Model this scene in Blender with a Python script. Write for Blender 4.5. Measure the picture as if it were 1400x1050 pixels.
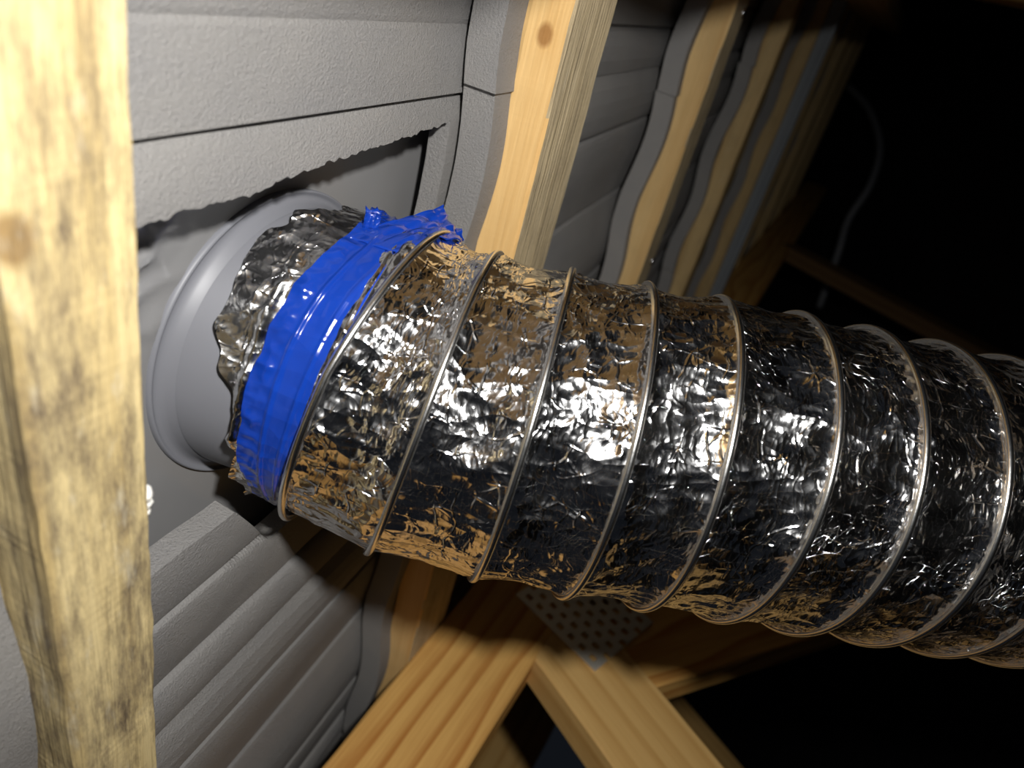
import bpy, math, random
import numpy as np
from mathutils import Matrix, Vector

random.seed(7)
scene = bpy.context.scene
for o in list(bpy.data.objects):
    bpy.data.objects.remove(o, do_unlink=True)
COL = scene.collection

# ------------------------------------------------------------------ frames
# Roof frame: v = along the battens, u = down the slope, w = from the inner faces of the
# battens (w = 0) into the roof space.  The camera sits 151 mm inside the batten faces.
TH = math.radians(24.0)
CAM_W = 0.151
FPX = 969.0
CAM_Z = 1.25
c_, s_ = math.cos(TH), math.sin(TH)
EV = Vector((1, 0, 0)); EU = Vector((0, -c_, -s_)); EW = Vector((0, s_, -c_))
ROOF = Matrix((EV, EU, EW)).transposed()
ORIGIN = Vector((0, 0, CAM_Z)) - EW * CAM_W
ROOF4 = Matrix.Translation(ORIGIN) @ ROOF.to_4x4()

def unit(a):
    a = np.array(a, float); return a / np.linalg.norm(a)
# camera axes (x right, y down, z forward) expressed through the roof axes
D1 = unit((260 - 700, 2080 - 525, FPX))
D2 = np.array((1245 - 700, 75 - 525, FPX), float); D2 -= (D2 @ D1) * D1; D2 = unit(D2)
DN = np.cross(D1, D2)

# ------------------------------------------------------------------ camera
cam_d = bpy.data.cameras.new('camera'); cam = bpy.data.objects.new('camera', cam_d); COL.objects.link(cam)
def cam_axis(k):
    return (EV * D1[k] + EU * D2[k] + EW * DN[k])
right, down, fwd = Vector(cam_axis(0)), Vector(cam_axis(1)), Vector(cam_axis(2))
M = Matrix((right, -down, -fwd)).transposed().to_4x4()
M.translation = Vector((0, 0, CAM_Z))
cam.matrix_world = M
cam_d.sensor_fit = 'HORIZONTAL'; cam_d.sensor_width = 36.0; cam_d.lens = 36.0 * FPX / 1400.0
cam_d.clip_start = 0.01
cam_d.dof.use_dof = True; cam_d.dof.focus_distance = 0.33; cam_d.dof.aperture_fstop = 7.5
scene.camera = cam

# ------------------------------------------------------------------ world, lamp, exposure
wd = bpy.data.worlds.new('dark_roof_space'); scene.world = wd; wd.use_nodes = True
wd.node_tree.nodes['Background'].inputs[0].default_value = (0.5, 0.6, 0.8, 1)
wd.node_tree.nodes['Background'].inputs[1].default_value = 0.010
LIGHT_VUW = (-0.125, 0.012, 0.212)
AIM_VUW = (.20, .24, -.06)
ld = bpy.data.lights.new('hand_torch', 'SPOT'); ld.energy = 12.0; ld.shadow_soft_size = 0.013
ld.spot_size = math.radians(136); ld.spot_blend = 1.0
ld.color = (1.0, 0.985, 0.955)
lamp = bpy.data.objects.new('hand_torch', ld); COL.objects.link(lamp)
lamp.matrix_world = Matrix.Translation(ROOF4 @ Vector(LIGHT_VUW)) @ (ROOF @ (Vector(AIM_VUW) - Vector(LIGHT_VUW))).to_track_quat('-Z', 'Y').to_matrix().to_4x4()
vs = scene.view_settings
vs.view_transform = 'Standard'; vs.look = 'None'; vs.gamma = 1.0; vs.use_curve_mapping = False
vs.exposure = 0.0

# ------------------------------------------------------------------ helpers
def rnd_grid(ix, iy, seed):
    h = (ix.astype(np.int64) * 374761393 + iy.astype(np.int64) * 668265263 + seed * 1442695041) & 0xffffffff
    h = ((h ^ (h >> 13)) * 1274126177) & 0xffffffff
    h = ((h ^ (h >> 16)) * 2246822519) & 0xffffffff
    return ((h ^ (h >> 15)) & 0xffffff) / float(0xffffff)

def vnoise(x, y, seed=0):
    x = np.asarray(x, float); y = np.asarray(y, float)
    ix = np.floor(x); iy = np.floor(y); fx = x - ix; fy = y - iy
    fx = fx * fx * (3 - 2 * fx); fy = fy * fy * (3 - 2 * fy)
    a = rnd_grid(ix, iy, seed); b = rnd_grid(ix + 1, iy, seed)
    c = rnd_grid(ix, iy + 1, seed); d = rnd_grid(ix + 1, iy + 1, seed)
    return (a * (1 - fx) + b * fx) * (1 - fy) + (c * (1 - fx) + d * fx) * fy - 0.5

def crumple(x, y, seed=0, wrap=None, k=1.0, g=0.8):
    """lower envelope of tilted paraboloids: flat facets meeting in sharp creases"""
    ix = np.floor(x); iy = np.floor(y); best = np.full(x.shape, 1e9)
    for a in (-1, 0, 1):
        for b in (-1, 0, 1):
            cx = ix + a; cy = iy + b
            hy = np.mod(cy, wrap) if wrap else cy
            px = cx + rnd_grid(cx, hy, seed); py = cy + rnd_grid(cx, hy, seed + 1)
            gx = (rnd_grid(cx, hy, seed + 2) - .5) * 2 * g; gy = (rnd_grid(cx, hy, seed + 3) - .5) * 2 * g
            o = rnd_grid(cx, hy, seed + 4) * .35
            qx = x - px; qy = y - py
            best = np.minimum(best, k * (qx * qx + qy * qy) + gx * qx + gy * qy + o)
    return best

def mesh_data(name, verts, faces, mat, smooth=False):
    me = bpy.data.meshes.new(name)
    me.from_pydata([tuple(map(float, v)) for v in verts], [], [tuple(map(int, f)) for f in faces])
    if mat: me.materials.append(mat)
    V = np.asarray(verts, float); V = V - V.mean(0); vol = 0.0
    F4 = np.array([f for f in faces if len(f) == 4], int).reshape(-1, 4)
    if len(F4):
        a, b, c, d = (V[F4[:, k]] for k in range(4))
        vol = float((np.cross(a, b) * c).sum() + (np.cross(a, c) * d).sum())
    if vol < 0: me.flip_normals()
    me.validate(); me.update()
    if smooth:
        me.polygons.foreach_set('use_smooth', [True] * len(me.polygons))
    return me

def link(name, data, parent=None, mat4=None):
    o = bpy.data.objects.new(name, data); COL.objects.link(o)
    if parent is not None:
        o.parent = parent
        if mat4 is not None: o.matrix_local = mat4
    else:
        o.matrix_world = ROOF4 @ (mat4 if mat4 is not None else Matrix())
    return o

def tag(o, label=None, cat=None, group=None, kind=None):
    if label: o['label'] = label
    if cat: o['category'] = cat
    if group: o['group'] = group
    if kind: o['kind'] = kind
    return o

def thing(name, vuw, label, cat, group=None):
    return tag(link(name, None, None, Matrix.Translation(vuw)), label, cat, group)

def rel(parent_vuw):
    return Matrix.Translation(Vector(parent_vuw)).inverted()

def basis(origin, xd, yd):
    xd = Vector(xd).normalized(); yd = Vector(yd); yd = (yd - xd * yd.dot(xd)).normalized(); zd = xd.cross(yd)
    m = Matrix((xd, yd, zd)).transposed().to_4x4(); m.translation = Vector(origin); return m

def grid_faces(nu, nv, off=0, closed_v=False, flip=False):
    i, j = np.meshgrid(np.arange(nu - 1), np.arange(nv if closed_v else nv - 1), indexing='ij')
    j2 = (j + 1) % nv
    f = np.stack([i * nv + j, (i + 1) * nv + j, (i + 1) * nv + j2, i * nv + j2], -1).reshape(-1, 4) + off
    return f[:, ::-1] if flip else f

# ------------------------------------------------------------------ materials
class NT:
    def __init__(s, name):
        s.m = bpy.data.materials.new(name); s.m.use_nodes = True
        s.t = s.m.node_tree; s.b = s.t.nodes['Principled BSDF']; s.tc = s.t.nodes.new('ShaderNodeTexCoord')
    def n(s, typ, **kw):
        nd = s.t.nodes.new(typ)
        for k, v in kw.items():
            if k.startswith('i_'):
                key = k[2:]; key = int(key) if key.isdigit() else key.replace('_', ' ')
                if isinstance(v, bpy.types.NodeSocket): s.t.links.new(v, nd.inputs[key])
                else: nd.inputs[key].default_value = v
            else: setattr(nd, k, v)
        return nd
    def mapping(s, scale, loc=(0, 0, 0), rot=(0, 0, 0), src=None):
        return s.n('ShaderNodeMapping', i_Vector=(src or s.tc.outputs['Object']), i_Scale=scale, i_Location=loc, i_Rotation=rot).outputs[0]
    def noise(s, vec, scale, detail=4, rough=.55, dist=0):
        return s.n('ShaderNodeTexNoise', i_Vector=vec, i_Scale=scale, i_Detail=detail, i_Roughness=rough, i_Distortion=dist).outputs[0]
    def ramp(s, fac, stops):
        r = s.n('ShaderNodeValToRGB', i_0=fac); e = r.color_ramp.elements
        while len(e) < len(stops): e.new(0.5)
        for el, (p, c) in zip(e, stops):
            el.position = p; el.color = (c[0], c[1], c[2], 1) if hasattr(c, '__len__') else (c, c, c, 1)
        return r.outputs[0]
    def mix(s, fac, a, b, mode='MIX'):
        nd = s.n('ShaderNodeMix', data_type='RGBA', blend_type=mode)
        for idx, v in ((0, fac), (6, a), (7, b)):
            if isinstance(v, bpy.types.NodeSocket): s.t.links.new(v, nd.inputs[idx])
            else: nd.inputs[idx].default_value = v if idx == 0 else (*v, 1)
        return nd.outputs[2]
    def math(s, op, a, b=0.0, clamp=False):
        nd = s.n('ShaderNodeMath', operation=op, use_clamp=clamp)
        for idx, v in ((0, a), (1, b)):
            if isinstance(v, bpy.types.NodeSocket): s.t.links.new(v, nd.inputs[idx])
            else: nd.inputs[idx].default_value = v
        return nd.outputs[0]
    def bump(s, h, strength, dist, normal=None):
        nd = s.n('ShaderNodeBump', i_Height=h, i_Strength=strength, i_Distance=dist)
        if normal is not None: s.t.links.new(normal, nd.inputs['Normal'])
        return nd.outputs[0]
    def set(s, **kw):
        for k, v in kw.items():
            key = k.replace('_', ' ')
            if isinstance(v, bpy.types.NodeSocket): s.t.links.new(v, s.b.inputs[key])
            else: s.b.inputs[key].default_value = (*v, 1) if hasattr(v, '__len__') and len(v) == 3 else v
        return s.m

def wood(name, light, dark, ring=70.0, contrast=.7, mould=0.0, knots=(), rough=.62, seed=0.0, fibre=.25, warpa=.012):
    """sawn softwood, grain along local x"""
    t = NT(name)
    co = t.mapping((1, 1, 1), (seed * .37, seed * .21, seed * .13))
    warp = t.noise(t.mapping((2.2, 9, 9), (seed, 0, 0)), 1.0, 2, .5)
    sep = t.n('ShaderNodeSeparateXYZ', i_0=co)
    # distorted distance from a heart line that lies off the board: growth rings cut lengthwise
    yy = t.math('ADD', sep.outputs[1], t.math('MULTIPLY', warp, warpa))
    zz = t.math('ADD', sep.outputs[2], .05)
    rr = t.math('SQRT', t.math('ADD', t.math('MULTIPLY', yy, yy), t.math('MULTIPLY', zz, zz)))
    kd = None
    for (kx, ky, kz, kr) in knots:
        d = t.n('ShaderNodeVectorMath', operation='DISTANCE', i_0=t.mapping((.75, 1, 1)), i_1=(kx * .75, ky, kz)).outputs['Value']
        near = t.n('ShaderNodeMapRange', i_Value=d, i_1=0.0, i_2=kr * 3.2, i_3=1.0, i_4=0.0).outputs[0]
        near = t.math('POWER', near, 2.0)
        rr = t.math('ADD', rr, t.math('MULTIPLY', near, kr * 1.2))
        inner = t.n('ShaderNodeMapRange', i_Value=d, i_1=kr * .55, i_2=kr, i_3=1.0, i_4=0.0).outputs[0]
        kd = inner if kd is None else t.math('MAXIMUM', kd, inner)
    ph = t.math('FRACT', t.math('MULTIPLY', rr, ring))
    band = t.ramp(ph, [(0, 0), (.55, .35), (.88, 1), (1, 0)])
    fib = t.noise(t.mapping((14, 420, 420), (seed, 0, 0)), 1.0, 3, .6)
    fib2 = t.noise(t.mapping((4, 90, 90), (seed, 3, 0)), 1.0, 3, .6)
    f = t.math('ADD', t.math('MULTIPLY', band, contrast), t.math('MULTIPLY', t.math('SUBTRACT', fib, .5), .9))
    f = t.math('ADD', f, t.math('MULTIPLY', t.math('SUBTRACT', fib2, .5), .9), True)
    col = t.mix(f, light, dark)
    if kd is not None:
        col = t.mix(t.math('MULTIPLY', kd, .75), col, (dark[0] * .45, dark[1] * .33, dark[2] * .25))
    if mould > 0:
        mm = t.noise(t.mapping((16, 60, 60), (seed, 5, 0)), 1.0, 7, .78)
        fac = t.ramp(mm, [(.44, 0), (.66, 1)])
        col = t.mix(t.math('MULTIPLY', fac, mould), col, (.145, .108, .068))
        pale = t.noise(t.mapping((30, 90, 90), (seed, 9, 0)), 1.0, 5, .7)
        col = t.mix(t.math('MULTIPLY', t.ramp(pale, [(.56, 0), (.72, 1)]), mould * .5), col, (.62, .56, .42))
    h = t.math('ADD', t.math('MULTIPLY', fib, .7), t.math('MULTIPLY', fib2, .6))
    nb = t.bump(h, fibre, .002)
    return t.set(Base_Color=col, Roughness=rough, Normal=nb, Specular_IOR_Level=.3)

WOOD_OLD = wood('weathered_pine', (.64, .505, .255), (.42, .295, .115), 55, .5, 1.0, ((.079, -.0145, .0, .0065),), .7, 1.3, .8)
WOOD_KNOT = wood('pine_with_knot', (.74, .49, .21), (.58, .32, .10), 45, .65, 0, ((0.035, -.0285, -.013, .0055),), .6, 2.1, .3)
WOOD_PINE = wood('pine', (.68, .47, .21), (.52, .31, .11), 42, .6, .12, ((.30, -.012, .03, .007),), .65, 3.7, .3)
WOOD_PINE2 = wood('pine_plain', (.60, .43, .20), (.46, .29, .11), 38, .6, .25, (), .65, 5.1, .3)
WOOD_RAFTER = wood('orange_pine', (.74, .43, .13), (.46, .19, .04), 46, 1.0, 0, (), .55, 8.4, .25, .11)
WOOD_WEB = wood('yellow_pine', (.70, .44, .16), (.52, .28, .08), 48, .7, 0, (), .55, 6.2, .25, .03)
WOOD_BROWN = wood('brown_old_pine', (.26, .15, .06), (.16, .08, .03), 50, .6, 0, (), .65, 9.3, .3)
SAWN = wood('rough_sawn_pine', (.55, .44, .27), (.38, .29, .16), 80, .4, .5, (), .8, 7.7, .9)
WOOD_GREY = wood('grey_timber', (.30, .33, .36), (.17, .19, .21), 60, .6, 0, (), .5, 4.4, .3)

def concrete():
    t = NT('tile_concrete')
    a = t.noise(t.mapping((1, 1, 1)), 9, 4, .6)
    b = t.noise(t.mapping((60, 6, 30)), 1.0, 4, .6)
    col = t.mix(t.math('MULTIPLY', t.ramp(a, [(.35, 0), (.7, 1)]), .6), (.262, .255, .250), (.335, .318, .295))
    col = t.mix(t.math('MULTIPLY', t.ramp(b, [(.52, 0), (.75, 1)]), .35), col, (.24, .235, .24))
    fine = t.noise(t.mapping((1, 1, 1)), 820, 4, .75)
    med = t.noise(t.mapping((1, .6, 1)), 430, 2, .6)
    speck = t.ramp(t.noise(t.mapping((1, 1, 1), (3, 1, 2)), 900, 2, .7), [(.62, 0), (.72, 1)])
    col = t.mix(t.math('MULTIPLY', speck, .5), col, (.14, .14, .15))
    n1 = t.bump(t.math('ADD', t.math('MULTIPLY', med, .35), t.math('MULTIPLY', fine, 1.0)), .8, .0017)
    return t.set(Base_Color=col, Roughness=.85, Normal=n1, Specular_IOR_Level=.25)
CONCRETE = concrete()

def plain(name, col, rough=.5, metal=0.0, spec=.5, nscale=0, nstr=0, ndist=.001):
    t = NT(name)
    v = t.noise(t.mapping((1, 1, 1)), 14, 3, .55)
    c = t.mix(v, tuple(x * .88 for x in col), tuple(min(1, x * 1.1) for x in col))
    kw = dict(Base_Color=c, Roughness=rough, Metallic=metal, Specular_IOR_Level=spec)
    if nscale:
        kw['Normal'] = t.bump(t.noise(t.mapping((1, 1, 1)), nscale, 3, .6), nstr, ndist)
    return t.set(**kw)
PVC = plain('grey_pvc', (.180, .183, .203), .46, 0, .5, 35, .05, .002)
FLANGE = plain('grey_flashing', (.215, .212, .212), .30, 0, .5, 40, .08, .002)
STEEL = plain('bright_steel_wire', (.90, .89, .87), .22, 1.0, .5, 300, .15, .0006)
GALV = plain('galvanised_steel', (.88, .85, .76), .6, .9, .5, 120, .2, .0005)
NAIL = plain('nail_steel', (.7, .7, .74), .25, 1.0)
FOAM = plain('white_foam', (.82, .80, .74), .8, 0, .2, 500, .5, .001)
CABLE = plain('grey_cable', (.30, .31, .33), .5)
FLOORM = plain('dark_insulation', (.035, .033, .036), .95, 0, .1, 25, .6, .02)
LIGHT_BLOCK = plain('light_block_slab', (.03, .03, .03), .9, 0, .1)  # only for the added light-blocking slab outside the tiles

def foil_mat(name, base, rough, strength=1.0):
    t = NT(name)
    uv = t.n('ShaderNodeUVMap', uv_map='sleeve').outputs[0]
    warp = t.n('ShaderNodeTexNoise', i_Vector=t.mapping((1, 1, 1), src=uv), i_Scale=45.0, i_Detail=2.0)
    wv = t.n('ShaderNodeVectorMath', operation='SCALE', i_0=warp.outputs[1], i_3=.012).outputs[0]
    p0 = t.n('ShaderNodeVectorMath', operation='ADD', i_0=uv, i_1=wv).outputs[0]
    def facets(scale, rot, off):
        """flat, randomly tilted facets"""
        m = t.mapping(scale, off, (0, 0, rot), src=p0)
        vo = t.n('ShaderNodeTexVoronoi', feature='F1', voronoi_dimensions='2D', i_Vector=m, i_Scale=1.0, i_Randomness=1.0)
        d = t.n('ShaderNodeVectorMath', operation='SUBTRACT', i_0=m, i_1=vo.outputs['Position']).outputs[0]
        g = t.n('ShaderNodeVectorMath', operation='SUBTRACT', i_0=vo.outputs['Color'], i_1=(.5, .5, .5)).outputs[0]
        f = t.n('ShaderNodeVectorMath', operation='DOT_PRODUCT', i_0=d, i_1=g).outputs['Value']
        return t.math('ADD', f, t.math('MULTIPLY', vo.outputs['Distance'], .35))
    a = facets((60, 150, 1), .55, (0, 0, 0)); b = facets((330, 110, 1), -.6, (4, 2, 0)); c = facets((560, 260, 1), .9, (1, 7, 0))
    amt = t.ramp(t.noise(t.mapping((1, 1, 1), (5, 3, 0), src=uv), 22, 2, .5), [(.35, .25), (.65, 1)])
    h = t.math('ADD', t.math('MULTIPLY', a, 1.0), t.math('MULTIPLY', amt, t.math('ADD', t.math('MULTIPLY', b, .5), t.math('MULTIPLY', c, .2))))
    def creases(scale, rot, off, wid):
        m = t.mapping(scale, off, (0, 0, rot), src=p0)
        e = t.n('ShaderNodeTexVoronoi', feature='DISTANCE_TO_EDGE', voronoi_dimensions='2D', i_Vector=m, i_Scale=1.0, i_Randomness=1.0).outputs['Distance']
        return t.ramp(e, [(0, 1), (wid, 0)])
    cr = t.math('ADD', creases((38, 85, 1), .7, (2, 9, 0), .045), creases((120, 60, 1), -.25, (7, 3, 0), .07))
    mk = t.ramp(t.noise(t.mapping((1, 1, 1), (8, 1, 0), src=uv), 75, 2, .5), [(.48, 0), (.60, 1)])
    h = t.math('ADD', h, t.math('MULTIPLY', t.math('MULTIPLY', cr, mk), .13))
    nb = t.bump(h, .55 * strength, .0042)
    r = t.ramp(t.noise(t.mapping((1, 1, 1), src=uv), 60, 3, .6), [(.3, rough * .7), (.75, rough * 1.5)])
    return t.set(Base_Color=base, Metallic=1.0, Roughness=r, Normal=nb)
FOIL = foil_mat('crumpled_foil', (.85, .85, .86), .15)
FOIL2 = foil_mat('loose_foil', (.90, .90, .90), .21, 1.15)

def tape_mat():
    t = NT('blue_tape')
    uv = t.n('ShaderNodeUVMap', uv_map='sleeve').outputs[0]
    m = t.mapping((55, 120, 1), (0, 0, 0), (0, 0, .4), src=uv)
    v = t.n('ShaderNodeTexVoronoi', feature='F1', voronoi_dimensions='2D', i_Vector=m, i_Scale=1.0).outputs[0]
    n2 = t.noise(t.mapping((60, 25, 1), src=uv), 1.0, 3, .6)
    col = t.mix(n2, (.004, .026, .23), (.007, .052, .40))
    nb = t.bump(t.math('ADD', v, n2), .45, .0016)
    return t.set(Base_Color=col, Roughness=.16, Normal=nb, Specular_IOR_Level=.6, Coat_Weight=.4, Coat_Roughness=.08)
TAPE = tape_mat()

# ------------------------------------------------------------------ the setting: floor and roof
def world_box(name, lo, hi, mat):
    v = [(x, y, z) for x in (lo[0], hi[0]) for y in (lo[1], hi[1]) for z in (lo[2], hi[2])]
    f = [(0, 1, 3, 2), (4, 6, 7, 5), (0, 4, 5, 1), (2, 3, 7, 6), (0, 2, 6, 4), (1, 5, 7, 3)]
    o = bpy.data.objects.new(name, mesh_data(name, v, f, mat)); COL.objects.link(o); return o
tag(world_box('floor', (-2.6, -4.3, -.08), (3.6, 2.2, 0.0), FLOORM), kind='structure')

# (near u, far u, outer w, inner w)
GAUGE = .36
BATTENS = [(.0845, .1185, -.036, 0.0), (.365, .422, -.026, 0.0)]
for k in range(2, 10):
    BATTENS.append((.365 + GAUGE * (k - 1), .365 + GAUGE * (k - 1) + .046, -.028, 0.0))

# roof tiles ---------------------------------------------------------------
TW, TL, TT = .30, .425, .019
SLOPE = -.075
GROOVES = (.0475, .125, .215, .268)
def tile_profile(x, y, plainness=1.0):
    """underside height over the cover width, x in 0..TW: shallow rolls between narrow grooves"""
    p = np.clip((y - .035) / .05, 0, 1); plainness = plainness * p * p * (3 - 2 * p)
    h = .0034 * np.cos(2 * math.pi * (x - .039) / .15) + .0016 * (x / TW - .5) + .0028 * (1 - plainness)
    ed = (0.0,) + GROOVES + (TW,)
    for a, b in zip(ed[:-1], ed[1:]):
        t = np.clip((x - a) / (b - a), 0, 1)
        h += plainness * .0042 * np.sin(math.pi * t ** .8) ** .8 * ((x >= a) & (x <= b))
    for g in GROOVES:
        h -= plainness * .0028 * np.exp(-((x - g) / .0014) ** 2)
    return h

def tile_xs():
    xs = set(np.round(np.linspace(0, TW, 31), 5))
    for g in GROOVES:
        for d in (-.005, -.0025, -.0012, 0, .0012, .0025, .006):
            xs.add(round(g + d, 5))
    return np.array(sorted(xs))

def slab(vg, ug, wg, keep, thick, name, mat):
    """grid slab: vg/ug/wg arrays (nv, nu) of the inner face, keep (nv-1, nu-1) of its cells"""
    nv, nu = vg.shape
    inner = np.stack([vg, ug, wg], -1).reshape(-1, 3); outer = inner - np.array((0, 0, thick))
    verts = np.vstack([inner, outer]); N = nv * nu
    faces = []; idx = lambda i, j: i * nu + j
    def kp(i, j): return 0 <= i < nv - 1 and 0 <= j < nu - 1 and keep[i, j]
    for i in range(nv - 1):
        for j in range(nu - 1):
            if not keep[i, j]: continue
            a, b, c, d = idx(i, j), idx(i + 1, j), idx(i + 1, j + 1), idx(i, j + 1)
            faces.append((a, b, c, d)); faces.append((N + d, N + c, N + b, N + a))
            for (e, f2, ni, nj) in ((a, b, i, j - 1), (b, c, i + 1, j), (c, d, i, j + 1), (d, a, i - 1, j)):
                if not kp(ni, nj): faces.append((f2, e, N + e, N + f2))
    used = sorted({q for f in faces for q in f}); mp = {q: r for r, q in enumerate(used)}
    me = mesh_data(name, verts[used], [tuple(mp[q] for q in f) for f in faces], mat)
    return me

def tile_mesh(seed, hole=False, plainness=1.0):
    thick = .012 if hole else TT
    xs = tile_xs(); ys = np.linspace(0, TL, 15)
    if hole:
        # extra lines for the rough opening cut round the vent pipe
        ys = np.array(sorted(set(np.round(np.concatenate([ys, np.linspace(.0, .31, 180), [HOLE_Y1 - .004, HOLE_Y1, HOLE_Y1 + .003]]), 5))))
        ys = ys[np.concatenate([[True], np.diff(ys) > .0008])]
    X, Y = np.meshgrid(xs, ys, indexing='ij')
    keep = np.ones((len(xs) - 1, len(ys) - 1), bool)
    if hole:
        ta = np.linspace(0, 1, 10); tb = np.linspace(0, 1, 10)[1:]; tc = np.linspace(0, 1, 130)[1:]
        top = .0245 - .0105 * np.clip((ys - .075) / .2, -.2, 1.2) + .0010 * vnoise(ys * 110, ys * 0, 3) + .0016 * vnoise(ys * 480, ys * 0, 5) \
              + .0020 * np.exp(-((ys - .120) / .02) ** 2) 
        bot = .176 + .045 * np.clip((ys - .120) / .030, 0, 1) + .0025 * vnoise(ys * 45, ys * 0, 8)
        X = np.concatenate([ta[:, None] * top[None], top[None] + tb[:, None] * (bot - top)[None], bot[None] + tc[:, None] * (TW - bot)[None]])
        Y = np.tile(ys[None], (X.shape[0], 1))
        i1, i2 = 9, 18
        keep = np.ones((X.shape[0] - 1, len(ys) - 1), bool)
        mid = (ys[:-1] + ys[1:]) / 2
        keep[i1:i2, :] = ~((mid > .02) & (mid < HOLE_Y1))[None]
    H = tile_profile(np.clip(X, 0, TW), Y, plainness) + SLOPE * Y + .0006 * vnoise(X * 60, Y * 30, seed) + .0016 * vnoise(X * 9, Y * 7, seed + 4)
    me = slab(X, Y, H, keep, thick, 'roof_tile', CONCRETE)
    return me

COL0 = .0715
HOLE_Y1 = .275
blocker_me = mesh_data('ceiling_and_blocker', [(-.9, -.5, -.115), (2.4, -.5, -.115), (2.4, 3.7, -.115), (-.9, 3.7, -.115), (-.9, -.5, -.125), (2.4, -.5, -.125), (2.4, 3.7, -.125), (-.9, 3.7, -.125)],
                    [(0, 1, 2, 3), (7, 6, 5, 4), (0, 4, 5, 1), (1, 5, 6, 2), (2, 6, 7, 3), (3, 7, 4, 0)], LIGHT_BLOCK)
ceiling_and_blocker = tag(link('ceiling_and_blocker', blocker_me), kind='structure')  # added unseen slab outside the tiles to block light; parent of the tiles
TILES = [tile_mesh(11), tile_mesh(29), tile_mesh(47)]
CUT = tile_mesh(5, True)
SMOOTH = tile_mesh(61, False, .22)
heads = [-.345] + [b[0] - .020 for b in BATTENS]
shift = [0, 0, -.006, .012, -.01, .02, 0, .01, -.02, 0, 0]
random.seed(3)
for k, hu in enumerate(heads):
    if hu > 3.3: continue
    for cidx in range(-3, 8):
        if k > 4 and cidx > 3: continue
        v0 = COL0 + cidx * TW + shift[k]
        cut = (k == 1 and cidx == 0)
        me = CUT if cut else SMOOTH if (k == 1 and cidx == -1) else TILES[(k * 5 + cidx * 2) % 3]
        w0 = -.0250 if k != 1 else -.0262
        jit = 0 if k <= 1 else random.uniform(-.004, .004)
        o = link('roof_tile', me, ceiling_and_blocker, Matrix.Translation((v0, hu + jit, w0 + (0 if cut else random.uniform(-.0008, .0008)))))

# ------------------------------------------------------------------ timber
def beam_mesh(L, y0, y1, z0, z1, mat, seed=0, rough=.0006, nx=None, ch=.0015, mat2=None):
    nx = nx or max(8, int(L / .006))
    prof = [(y0 + ch, z0), (y1 - ch, z0), (y1, z0 + ch), (y1, z1 - ch), (y1 - ch, z1), (y0 + ch, z1), (y0, z1 - ch), (y0, z0 + ch)]
    prof = np.array(prof); n = len(prof); xs = np.linspace(0, L, nx)
    V = np.zeros((nx, n, 3)); V[..., 0] = xs[:, None]; V[..., 1] = prof[None, :, 0]; V[..., 2] = prof[None, :, 1]
    for q in range(n):
        a = vnoise(xs * 14, xs * 0 + q * 7.3, seed) * rough * 2.2 + vnoise(xs * 90, xs * 0 + q * 3.1, seed + 2) * rough
        b = vnoise(xs * 14, xs * 0 + q * 5.7, seed + 5) * rough * 2.2 + vnoise(xs * 90, xs * 0 + q * 2.9, seed + 8) * rough
        V[:, q, 1] += a; V[:, q, 2] += b
    faces = [tuple(f) for f in grid_faces(nx, n, 0, True)]
    faces.append(tuple(range(n))[::1]); faces.append(tuple((nx - 1) * n + q for q in range(n))[::-1])
    me = mesh_data('timber', V.reshape(-1, 3), faces, mat)
    if mat2:
        me.materials.append(mat2)
        for p_ in me.polygons:
            if abs(p_.normal.z) > .8 and p_.center.z > (z0 + z1) / 2: p_.material_index = 1
    return me

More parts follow.
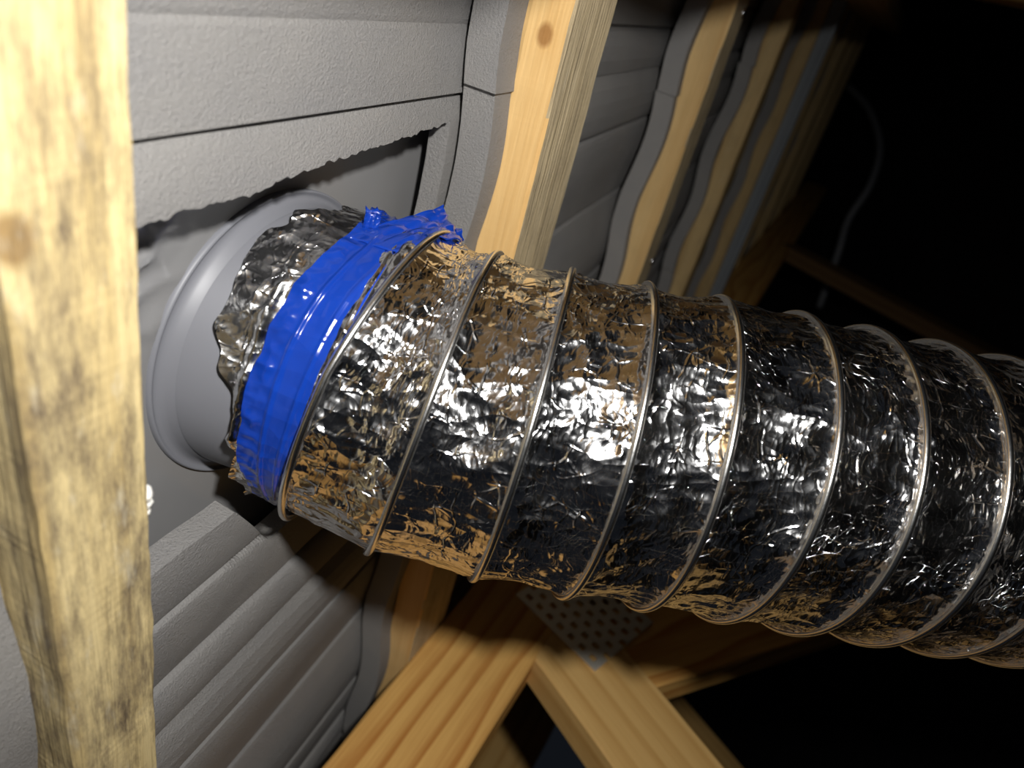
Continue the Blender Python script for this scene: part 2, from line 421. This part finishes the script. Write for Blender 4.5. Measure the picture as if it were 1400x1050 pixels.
V0, V1 = -.75, 1.95
BL = [
 ('mould-stained old pine batten filling the left edge of the picture', WOOD_OLD, V0),
 ('pale pine batten with a round knot, just behind the duct', WOOD_KNOT, 0.0),
 ('pine batten with bright nail heads, second behind the duct', WOOD_PINE, 0.0),
 ('tan batten, third behind the duct, left of the grey steel strip', WOOD_PINE2, 0.0),
 ('thin tan batten edge just left of the grey steel strip', WOOD_PINE2, 0.0),
 ('brownish batten just right of the grey steel strip', WOOD_PINE2, 0.0),
 ('dim brown batten, second to the right of the grey steel strip', WOOD_PINE2, 0.0),
 ('dark far batten, third to the right of the grey steel strip', WOOD_PINE2, 0.0),
 ('dark far batten near the roof edge, last but one before the dark', WOOD_PINE2, 0.0),
 ('farthest dark batten at the roof edge', WOOD_PINE2, 0.0)]
for k, (b, (lab, mat, _)) in enumerate(zip(BATTENS, BL)):
    u0, u1, w0, w1 = b; uc = (u0 + u1) / 2
    if u0 > 3.2: continue
    me = beam_mesh(V1 - V0, -(u1 - u0) / 2, (u1 - u0) / 2, w0, w1, mat, 10 + k, .0010 if k == 0 else .0006, 700 if k < 2 else 300, .0015 if k else .002, SAWN if k in (1, 2) else None)
    # local x starts at V0; shift the mesh so that local x = v for the grain and the knots
    me.transform(Matrix.Translation((V0, 0, 0)))
    o = link('roof_batten', me, None, basis((0, uc, 0), (1, 0, 0), (0, 1, 0)))
    tag(o, lab, 'batten', 'roof battens under the tiles')
    if k == 0:
        # blob of white foam squeezed out along the far edge
        rr = random.Random(5); vs_, fs_ = [], []
        for (bv, bz, r) in ((.1765, -.004, .0032), (.1805, -.005, .0036), (.1845, -.005, .0030)):
            st = len(vs_)
            for i in range(7):
                ph = math.pi * i / 6
                for j in range(10):
                    q = 2 * math.pi * j / 10; r2 = r * rr.uniform(.85, 1.15)
                    vs_.append((bv + r2 * math.sin(ph) * math.cos(q), .0175 + r2 * .9 * math.sin(ph) * math.sin(q), bz + r2 * math.cos(ph)))
            for i in range(6):
                for j in range(10):
                    fs_.append((st + i * 10 + j, st + i * 10 + (j + 1) % 10, st + (i + 1) * 10 + (j + 1) % 10, st + (i + 1) * 10 + j))
        tag(link('foam_blob', mesh_data('foam_blob', vs_, fs_, FOAM, True), o, Matrix()), 'small blob of white foam')
    if k == 2:
        for nv_ in (.004, .255):
            vs_ = []; n = 12
            for (r, z) in ((.0035, 0.0), (.0046, .001), (.0046, .0024), (.0030, .0034)):
                vs_ += [(nv_ + r * math.cos(2 * math.pi * j / n), .008 + r * math.sin(2 * math.pi * j / n), z) for j in range(n)]
            fs_ = [tuple(f) for f in grid_faces(4, n, 0, True, True)] + [tuple(3 * n + j for j in range(n))]
            link('nail', mesh_data('nail', vs_, fs_, NAIL, True), o, Matrix())

# grey strip lying along a far batten
me = beam_mesh(2.3, -.015, .015, -.012, .022, WOOD_GREY, 77, .0003, 120)
tag(link('steel_strip', me, None, basis((-.7, 1.475, 0), (1, 0, 0), (0, 1, 0))), 'smooth blue-grey strip running along a far batten', 'metal strip')

def uw_beam(parent, pv, name, p, q, width_side, width, v0, v1, mat, seed, knots=None):
    """beam in a truss plane; edge p->q in (u, w), the board lies on its width_side (+1 left / -1 right of the edge)"""
    p = Vector((v0, p[0], p[1])); q = Vector((v0, q[0], q[1])); x = (q - p)
    L = x.length; y = Vector((0, -x.z, x.y)).normalized() * width_side
    m = basis(p, x, y); zd = m.to_3x3() @ Vector((0, 0, 1))
    t = abs(v1 - v0); z0, z1 = (0, t) if zd.x * (v1 - v0) > 0 else (-t, 0)
    me = beam_mesh(L, 0, width, z0, z1, mat, seed, .0005, max(20, int(L / .02)), .002)
    if parent is None:
        o = bpy.data.objects.new(name, me); COL.objects.link(o); o.matrix_world = m; return o
    return link(name, me, parent, rel(pv) @ m)

def nail_plate(parent, pv, cu, cw, du, dw, rot, v, sgn):
    """pressed steel plate with rows of punched slots, tabs standing in them"""
    a, b = 7, 7
    vs_, fs_ = [], []
    us = np.linspace(-du / 2, du / 2, a * 2 + 2); ws = np.linspace(-dw / 2, dw / 2, b * 2 + 2)
    idx = lambda i, j: i * len(ws) + j
    for x in us:
        for y in ws: vs_.append((0, x, y))
    for i in range(len(us) - 1):
        for j in range(len(ws) - 1):
            if i % 2 == 1 and (j + (i // 2) % 2) % 2 == 1: continue
            fs_.append((idx(i, j), idx(i + 1, j), idx(i + 1, j + 1), idx(i, j + 1)))
    n = len(vs_); t = .0012
    for (x, y, z) in list(vs_): vs_.append((t, y, z))
    fs_ += [tuple(q + n for q in reversed(f)) for f in fs_]
    # rim
    for i in range(len(us) - 1):
        for j in (0, len(ws) - 1): fs_.append((idx(i, j), idx(i + 1, j), n + idx(i + 1, j), n + idx(i, j)))
    for j in range(len(ws) - 1):
        for i in (0, len(us) - 1): fs_.append((idx(i, j), idx(i, j + 1), n + idx(i, j + 1), n + idx(i, j)))
    m = Matrix.Translation((v - .0014, cu, cw)) @ Matrix.Rotation(rot, 4, 'X')
    return link('nail_plate', mesh_data('nail_plate', vs_, fs_, GALV), parent, rel(pv) @ m)

TG = 'roof trusses crossing the battens'
# truss under the battens at the bottom of the picture
pv = (.532, 0.0, 0.0)
tr = thing('roof_truss', pv, 'orange pine truss with a steel nail plate below the foil duct', 'truss', TG)
uw_beam(tr, pv, 'rafter', (-.6, 0.0), (3.25, 0.0), 1, .09, .532, .570, WOOD_RAFTER, 31)
WEB1 = (-.049, .094); W1 = Vector(WEB1).normalized()
uw_beam(tr, pv, 'web', (.4365 - W1.x * .05, .0905 - W1.y * .05), (.4365 + W1.x * 1.4, .0905 + W1.y * 1.4), -1, .090, .5328, .569, WOOD_WEB, 32)
W3 = Vector((.176, .134)).normalized()
uw_beam(tr, pv, 'web', (.470 - W3.x * .03, .185 - W3.y * .03), (.470 + W3.x * .9, .185 + W3.y * .9), -1, .090, .5336, .568, WOOD_RAFTER, 33)
FW = Vector((-.275, .56)).normalized()
uw_beam(tr, pv, 'web', (2.20, .09), (2.20 + FW.x * 1.3, .09 + FW.y * 1.3), 1, .07, .532, .570, WOOD_BROWN, 34)
nail_plate(tr, pv, .520, .105, .096, .105, .30, .532, -1)
# next truss, seen through the gap
pv = (1.15, 0.0, 0.0)
tr = thing('roof_truss', pv, 'dim truss timber seen through the gap between rafter and web', 'truss', TG)
uw_beam(tr, pv, 'rafter', (-.6, .02), (3.25, .02), 1, .09, 1.15, 1.188, WOOD_WEB, 41)
uw_beam(tr, pv, 'web', (1.05, .11), (1.05 + W1.x * 1.4, .11 + W1.y * 1.4), -1, .090, 1.15, 1.188, WOOD_WEB, 42)
# truss just above the picture; a corner of its web shows top right
pv = (-.05, 0.0, 0.0)
tr = thing('roof_truss', pv, 'shadowed truss at the top edge, a strip of its web showing top right', 'truss', TG)
uw_beam(tr, pv, 'rafter', (-.6, 0.0), (3.25, 0.0), 1, .09, -.05, -.088, WOOD_WEB, 51)
WC = Vector((-.040, .055)).normalized()
uw_beam(tr, pv, 'web', (1.355 - WC.x * .22, .204 - WC.y * .22), (1.355 + WC.x * 1.3, .204 + WC.y * 1.3), 1, .09, -.089, -.127, WOOD_WEB, 52)

# ------------------------------------------------------------------ roof vent: flange, collar, pipe
PA = np.array((.1835, .2335, -.058)); PB = np.array((.191, .251, -.020)); PD = (PB - PA) / np.linalg.norm(PB - PA)
pv = tuple(PA)
vent = thing('roof_vent', pv, 'smooth grey plastic vent pipe with flat flange behind the cut tile', 'vent pipe')
gv = np.linspace(.03, .34, 140); gu = np.linspace(.02, .385, 160)
GV, GU = np.meshgrid(gv, gu, indexing='ij')
mask = np.exp(-(((GV - .125) / .026) ** 2 + ((GU - .150) / .020) ** 2))
GW = -.0585 + SLOPE * (GU - .2335) + .009 * mask * (crumple(GV * 95 + GU * 40, GU * 60 - GV * 30, 71) - .3) + .0015 * vnoise(GV * 12, GU * 12, 3)
cent = PA
rr = np.hypot(GV - cent[0], (GU - cent[1]) / 1.045)
ctr = (rr[:-1, :-1] + rr[1:, 1:]) / 2
slb = slab(GV - pv[0], GU - pv[1], GW - pv[2], ctr > .060, .0018, 'flange', FLANGE)
slb.polygons.foreach_set('use_smooth', [True] * len(slb.polygons))
link('flange', slb, vent, Matrix())

def vent_lathe(name, prof, mat, n=128):
    vs_ = []
    for (r, z) in prof:
        for j in range(n):
            a = 2 * math.pi * j / n; c = PD * z / PD[2]
            du_ = 1.045 * r * math.sin(a)
            vs_.append((c[0] + r * math.cos(a), c[1] + du_, z + SLOPE * du_))
    return link(name, mesh_data(name, vs_, grid_faces(len(prof), n, 0, True, True), mat, True), vent, Matrix())
PR = .0648
vent_lathe('collar', [(.0706, -.003), (.0712, .0000), (.0712, .0010), (.0708, .0016), (.0702, .0016), (.0693, .0008), (.0682, .0006), (.0668, .0012), (.0656, .0030), (PR + .0002, .006)], PVC)
vent_lathe('pipe', [(PR, .000), (PR, .03), (PR, .06), (PR - .001, .062), (PR - .005, .062), (PR - .005, 0.0)], PVC)

# ------------------------------------------------------------------ flexible duct
AX = np.array([(.187, .237, -.065), (.188, .243, -.045), (.191, .251, -.02), (.197, .263, .018), (.196, .279, .06), (.193, .296, .10), (.190, .318, .146),
               (.189, .344, .196), (.188, .395, .29), (.188, .45, .40), (.19, .51, .55)])
def catmull(P, m=40):
    P = np.vstack([2 * P[0] - P[1], P, 2 * P[-1] - P[-2]]); o = []
    for i in range(1, len(P) - 2):
        a, b, c, d = P[i - 1:i + 3]
        for t in np.linspace(0, 1, m, endpoint=False):
            o.append(.5 * (2 * b + (-a + c) * t + (2 * a - 5 * b + 4 * c - d) * t * t + (-a + 3 * b - 3 * c + d) * t ** 3))
    o.append(P[-2]); return np.array(o)
A_ = catmull(AX); S_ = np.r_[0, np.cumsum(np.linalg.norm(np.diff(A_, axis=0), axis=1))]
T_ = np.gradient(A_, axis=0); T_ /= np.linalg.norm(T_, axis=1)[:, None]
for _ in range(3):   # even out the tangents
    T_[1:-1] = (T_[:-2] + 2 * T_[1:-1] + T_[2:]) / 4; T_ /= np.linalg.norm(T_, axis=1)[:, None]
EXv = np.cross(T_, np.array((1., 0, 0))); EXv /= np.linalg.norm(EXv, axis=1)[:, None]; EYv = np.cross(T_, EXv)
def interp(s, arr): return np.stack([np.interp(s, S_, arr[:, k]) for k in range(3)], -1)
def on_duct(s, ang, r):
    """point at arc length s, angle ang (rad), radius r"""
    return interp(s, A_) + r[..., None] * (np.cos(ang)[..., None] * interp(s, EXv) + np.sin(ang)[..., None] * interp(s, EYv))

# wire helix: arc length of each turn at 150 degrees
TURN_S = np.array([.0500, .0515, .0945, .1355, .1745, .2095, .2488, .2860, .3240, .362, .400, .438, .476, .514, .552, .590])
def wire_s(k): return np.interp(k, np.arange(len(TURN_S)) - 1, TURN_S)
def wire_phase(s, ang):
    """turn number at a point: integer values lie on the wire"""
    return np.interp(s, TURN_S, np.arange(len(TURN_S)) - 1) - (math.radians(150) - ang) / (2 * math.pi)

duct_o = tuple(AX[3]); 
duct = thing('flexible_duct', duct_o, 'crinkled silver foil duct with spiral wire, clamped to the pipe by blue tape', 'duct')
S_END = .60

def sleeve(name, s0, s1, ns, na, rfun, mat, parent, m=None, extra=None):
    s = np.linspace(s0, s1, ns); a = np.linspace(0, 2 * math.pi, na, endpoint=False)
    SS, AA = np.meshgrid(s, a, indexing='ij')
    if extra is not None: SS = extra(SS, AA)
    R = rfun(SS, AA)
    P = on_duct(SS, AA, R) - np.array(duct_o)
    faces = grid_faces(ns, na, 0, True, True)
    me = mesh_data(name, P.reshape(-1, 3), faces, mat, True)
    uv = me.uv_layers.new(name='sleeve')
    li = np.zeros(len(me.loops), np.int32); me.loops.foreach_get('vertex_index', li)
    sv = SS.reshape(-1)[li]; av = AA.reshape(-1)[li]
    # unwrap the seam
    av4 = av.reshape(-1, 4); wrapm = (av4.max(1) - av4.min(1)) > 4
    av4[wrapm] = np.where(av4[wrapm] < 3, av4[wrapm] + 2 * math.pi, av4[wrapm])
    uv.data.foreach_set('uv', np.stack([sv, av4.reshape(-1) * .0775], -1).reshape(-1).astype(np.float32))
    return link(name, me, parent, m or Matrix())

CIRC = 2 * math.pi * .0775
def around(A, deg, w): return np.exp(-((np.mod(A - math.radians(deg) + math.pi, 2 * math.pi) - math.pi) / w) ** 2)
def foil_r(S, A):
    ph = wire_phase(S, A); fr = ph - np.floor(ph); d = np.minimum(fr, 1 - fr)
    base = .0778 - .0026 * (np.sin(math.pi * fr) ** .8) 
    # start: tied down under the tape
    tt = np.clip((S - .042) / .012, 0, 1); tt = tt * tt * (3 - 2 * tt)
    base = .0725 * (1 - tt) + base * tt
    y = A / (2 * math.pi)
    free = np.clip(d / .10, 0, 1) * (.35 + .65 * tt)
    c1 = crumple(S * 52 + 5 * y, y * 26 + 0 * S, 101, 26)
    c2 = crumple(S * 120 + 14 * y, y * 80, 201, 80)
    c3 = crumple(S * 230 - 20 * y, y * 150, 301, 150)
    big = vnoise(S * 24, np.mod(y * 9, 9), 41)
    return base + free * (.0019 * (c1 - .25) + .0006 * (c2 - .25) + .00022 * (c3 - .25) + .0018 * big * tt)
sleeve('foil_sleeve', .036, S_END, 640, 640, foil_r, FOIL, duct)

def cuff_r(S, A):
    y = A / (2 * math.pi); t = (S - .004) / .03
    lift = .0035 * np.clip(1 - t * 1.6, 0, 1) * (.4 + 1.2 * (vnoise(y * 17, S * 20, 61) + .5))
    c = .0036 * (crumple(S * 48 + 7 * y, y * 28, 401, 28) - .2) + .0010 * (crumple(S * 150, y * 90, 501, 90) - .2)
    w = np.clip((.030 - S) / .008, 0.1, 1)
    ring = .0016 * np.exp(-((S - .0225) / .0016) ** 2) * (1 - around(A, 95, .5))
    return .0708 + .0035 * around(A, 245, .6) + lift + c * w + ring + .0012 * np.clip((S - .01) / .02, 0, 1)
def cuff_edge(S, A):
    y = A / (2 * math.pi)
    d = np.mod(A - math.radians(132) + math.pi, 2 * math.pi) - math.pi
    e = .0250 - .0170 * np.exp(-(d / .72) ** 2) + .004 * vnoise(y * 19, y * 0 + .5, 63) + .004 * vnoise(y * 60, y * 0, 64)
    t = (S - .004) / (.036 - .004)
    return e + t * (.036 - e)
sleeve('foil_cuff', .004, .036, 70, 520, cuff_r, FOIL2, duct, None, cuff_edge)

def wire_mesh(r_w, k0, k1, n=2600, m=10, lift=.0006):
    k = np.linspace(k0, k1, n); turn = np.floor(k); 
    ang = math.radians(150) - 2 * math.pi * k
    s = np.interp(k, np.arange(len(TURN_S)) - 1, TURN_S)
    P = on_duct(s, ang, np.full(n, .0780 + lift) + .0006 * vnoise(k * 5, k * 0, 88))
    T = np.gradient(P, axis=0); T /= np.linalg.norm(T, axis=1)[:, None]
    C = interp(s, A_); O = P - C; O -= (O * T).sum(1)[:, None] * T; O /= np.linalg.norm(O, axis=1)[:, None]
    B = np.cross(T, O); a = np.linspace(0, 2 * math.pi, m, endpoint=False)
    V = P[:, None, :] + r_w * (np.cos(a)[None, :, None] * O[:, None, :] * .9 + np.sin(a)[None, :, None] * B[:, None, :] * 1.1)
    f = [tuple(x) for x in grid_faces(n, m, 0, True)] + [tuple(range(m)), tuple((n - 1) * m + q for q in reversed(range(m)))]
    return V.reshape(-1, 3) - np.array(duct_o), f
wv, wf = wire_mesh(.0016, -.35, 13.2)
link('spiral_wire', mesh_data('spiral_wire', wv, wf, STEEL, True), duct, Matrix())

# blue tape ---------------------------------------------------------------
def tape_r(S, A):
    y = A / (2 * math.pi); low = around(A, 240, .7); up = around(A, 92, .5)
    edge = np.clip((.0335 + .009 * up + .008 * low - S) / .003, 0, 1)
    r = .0742 + .0006 * crumple(S * 90 + 12 * y, y * 40, 601, 40) + .0009 * vnoise(S * 90, np.mod(y * 14, 14), 66) + .0008 * np.clip((S - .04) / .01, 0, 1)
    r += edge * (.0016 * crumple(S * 170, y * 110, 611, 110) - .0004)
    r += .0010 * np.exp(-((S - .0345 - .009 * up - .008 * low - .001 * vnoise(y * 12, y * 0, 77)) / .0007) ** 2)
    r += .0007 * np.exp(-((S - .0445 - .009 * up - .001 * vnoise(y * 10, y * 0, 78)) / .0006) ** 2)
    return r
def tape_edge(S, A):
    y = A / (2 * math.pi); t = (S - .0255) / (.049 - .0255)
    up = around(A, 92, .5); low = around(A, 240, .7)
    e0 = .0250 + .002 * vnoise(y * 11, y * 0, 71) + .0015 * vnoise(y * 45, y * 0, 72) + .009 * up + .011 * low
    e1 = .0490 + .003 * vnoise(y * 9, y * 0 + 3, 73) + .0015 * vnoise(y * 50, y * 0 + 3, 74) + .013 * up
    return e0 + t * (e1 - e0)
band = sleeve('tape_band', .0255, .049, 40, 420, tape_r, TAPE, duct, None, tape_edge)
tag(band, 'glossy bright blue tape wound round the joint')
# loose crumpled tail of the tape sticking up behind
def ribbon(name, ctrl, halfw, mat, parent, seed, n=46, m=16, th=.0005, amp=.0022):
    """crumpled strip: ctrl = list of (centre vuw, width direction vuw)"""
    P = np.array([c for c, _ in ctrl]); W = np.array([w for _, w in ctrl]); x = np.linspace(0, len(P) - 1, n)
    C = np.stack([np.interp(x, np.arange(len(P)), P[:, k]) for k in range(3)], -1)
    D = np.stack([np.interp(x, np.arange(len(P)), W[:, k]) for k in range(3)], -1); D /= np.linalg.norm(D, axis=1)[:, None]
    T = np.gradient(C, axis=0); T /= np.linalg.norm(T, axis=1)[:, None]; N = np.cross(T, D); N /= np.linalg.norm(N, axis=1)[:, None]
    y = np.linspace(-1, 1, m); X, Y = np.meshgrid(np.linspace(0, 1, n), y, indexing='ij')
    H = amp * (crumple(X * 4.0, Y * 3.2 + 9, seed) - .4) * 2.2 * np.clip(X * 4, .2, 1)
    hw = halfw * (1 - .15 * vnoise(X * 6, X * 0, seed + 6)) 
    ex = .004 * vnoise(Y * 5 + 20, Y * 0, seed + 7) * (X ** 3)
    V = C[:, None, :] + (Y * hw)[..., None] * D[:, None, :] + H[..., None] * N[:, None, :] + ex[..., None] * T[:, None, :]
    V2 = V + th * N[:, None, :]
    vv = np.concatenate([V.reshape(-1, 3), V2.reshape(-1, 3)]) - np.array(duct_o); q = n * m
    ff = [tuple(f) for f in grid_faces(n, m)] + [tuple(f) for f in grid_faces(n, m, q, False, True)]
    for i in range(n - 1):
        for j in (0, m - 1): ff.append((i * m + j, (i + 1) * m + j, q + (i + 1) * m + j, q + i * m + j))
    for j in range(m - 1):
        for i in (0, n - 1): ff.append((i * m + j, i * m + j + 1, q + i * m + j + 1, q + i * m + j))
    me = mesh_data(name, vv, ff, mat, True)
    uv = me.uv_layers.new(name='sleeve'); li = np.zeros(len(me.loops), np.int32); me.loops.foreach_get('vertex_index', li)
    li2 = li % q; uv.data.foreach_set('uv', np.stack([(li2 // m) * .001, (li2 % m) * .0015], -1).reshape(-1).astype(np.float32))
    return link(name, me, parent, Matrix())
def dp(s, deg, r):
    return tuple(on_duct(np.array([s]), np.array([math.radians(deg)]), np.array([r]))[0])
ribbon('tape_tail', [(dp(.044, 104, .0752), (0, .3, 1)), (dp(.050, 90, .0765), (0, .3, 1)), (dp(.055, 78, .0785), (.2, .3, 1)), (dp(.059, 68, .081), (.5, .2, 1)), (dp(.060, 62, .084), (.8, .2, 1))], .0105, TAPE, band, 801)
ribbon('tape_corner', [(dp(.038, 95, .0745), (0, .6, .6)), (dp(.037, 92, .0785), (0, .6, .6)), (dp(.036, 91, .082), (0, .5, .5))], .0035, TAPE, band, 821, 14, 8)

# ------------------------------------------------------------------ cable far behind
def at_u(px, py, u):
    r = np.array((px - 700, py - 525, FPX)); return tuple(np.array((r @ D1, r @ D2, r @ DN)) * u / (r @ D2) + np.array((0, 0, CAM_W)))
cp = np.array([at_u(1160, 118, 2.9), at_u(1188, 150, 2.75), at_u(1203, 200, 2.6), at_u(1190, 252, 2.5), at_u(1160, 300, 2.45), at_u(1146, 345, 2.4), at_u(1120, 420, 2.4)])
def tube(P, r, m=10):
    T = np.gradient(P, axis=0); T /= np.linalg.norm(T, axis=1)[:, None]
    O = np.cross(T, np.array((.3, .1, 1.0))); O /= np.linalg.norm(O, axis=1)[:, None]; B = np.cross(T, O)
    a = np.linspace(0, 2 * math.pi, m, endpoint=False)
    V = P[:, None] + r * (np.cos(a)[None, :, None] * O[:, None] + np.sin(a)[None, :, None] * B[:, None])
    n = len(P)
    return V.reshape(-1, 3), [tuple(x) for x in grid_faces(n, m, 0, True)] + [tuple(range(m)), tuple((n - 1) * m + q for q in reversed(range(m)))]
cv, cf = tube(catmull(cp, 10), .011)
tag(link('electrical_cable', mesh_data('electrical_cable', cv, cf, CABLE, True)), 'grey cable hanging in a curve in the dark beyond the battens', 'cable')
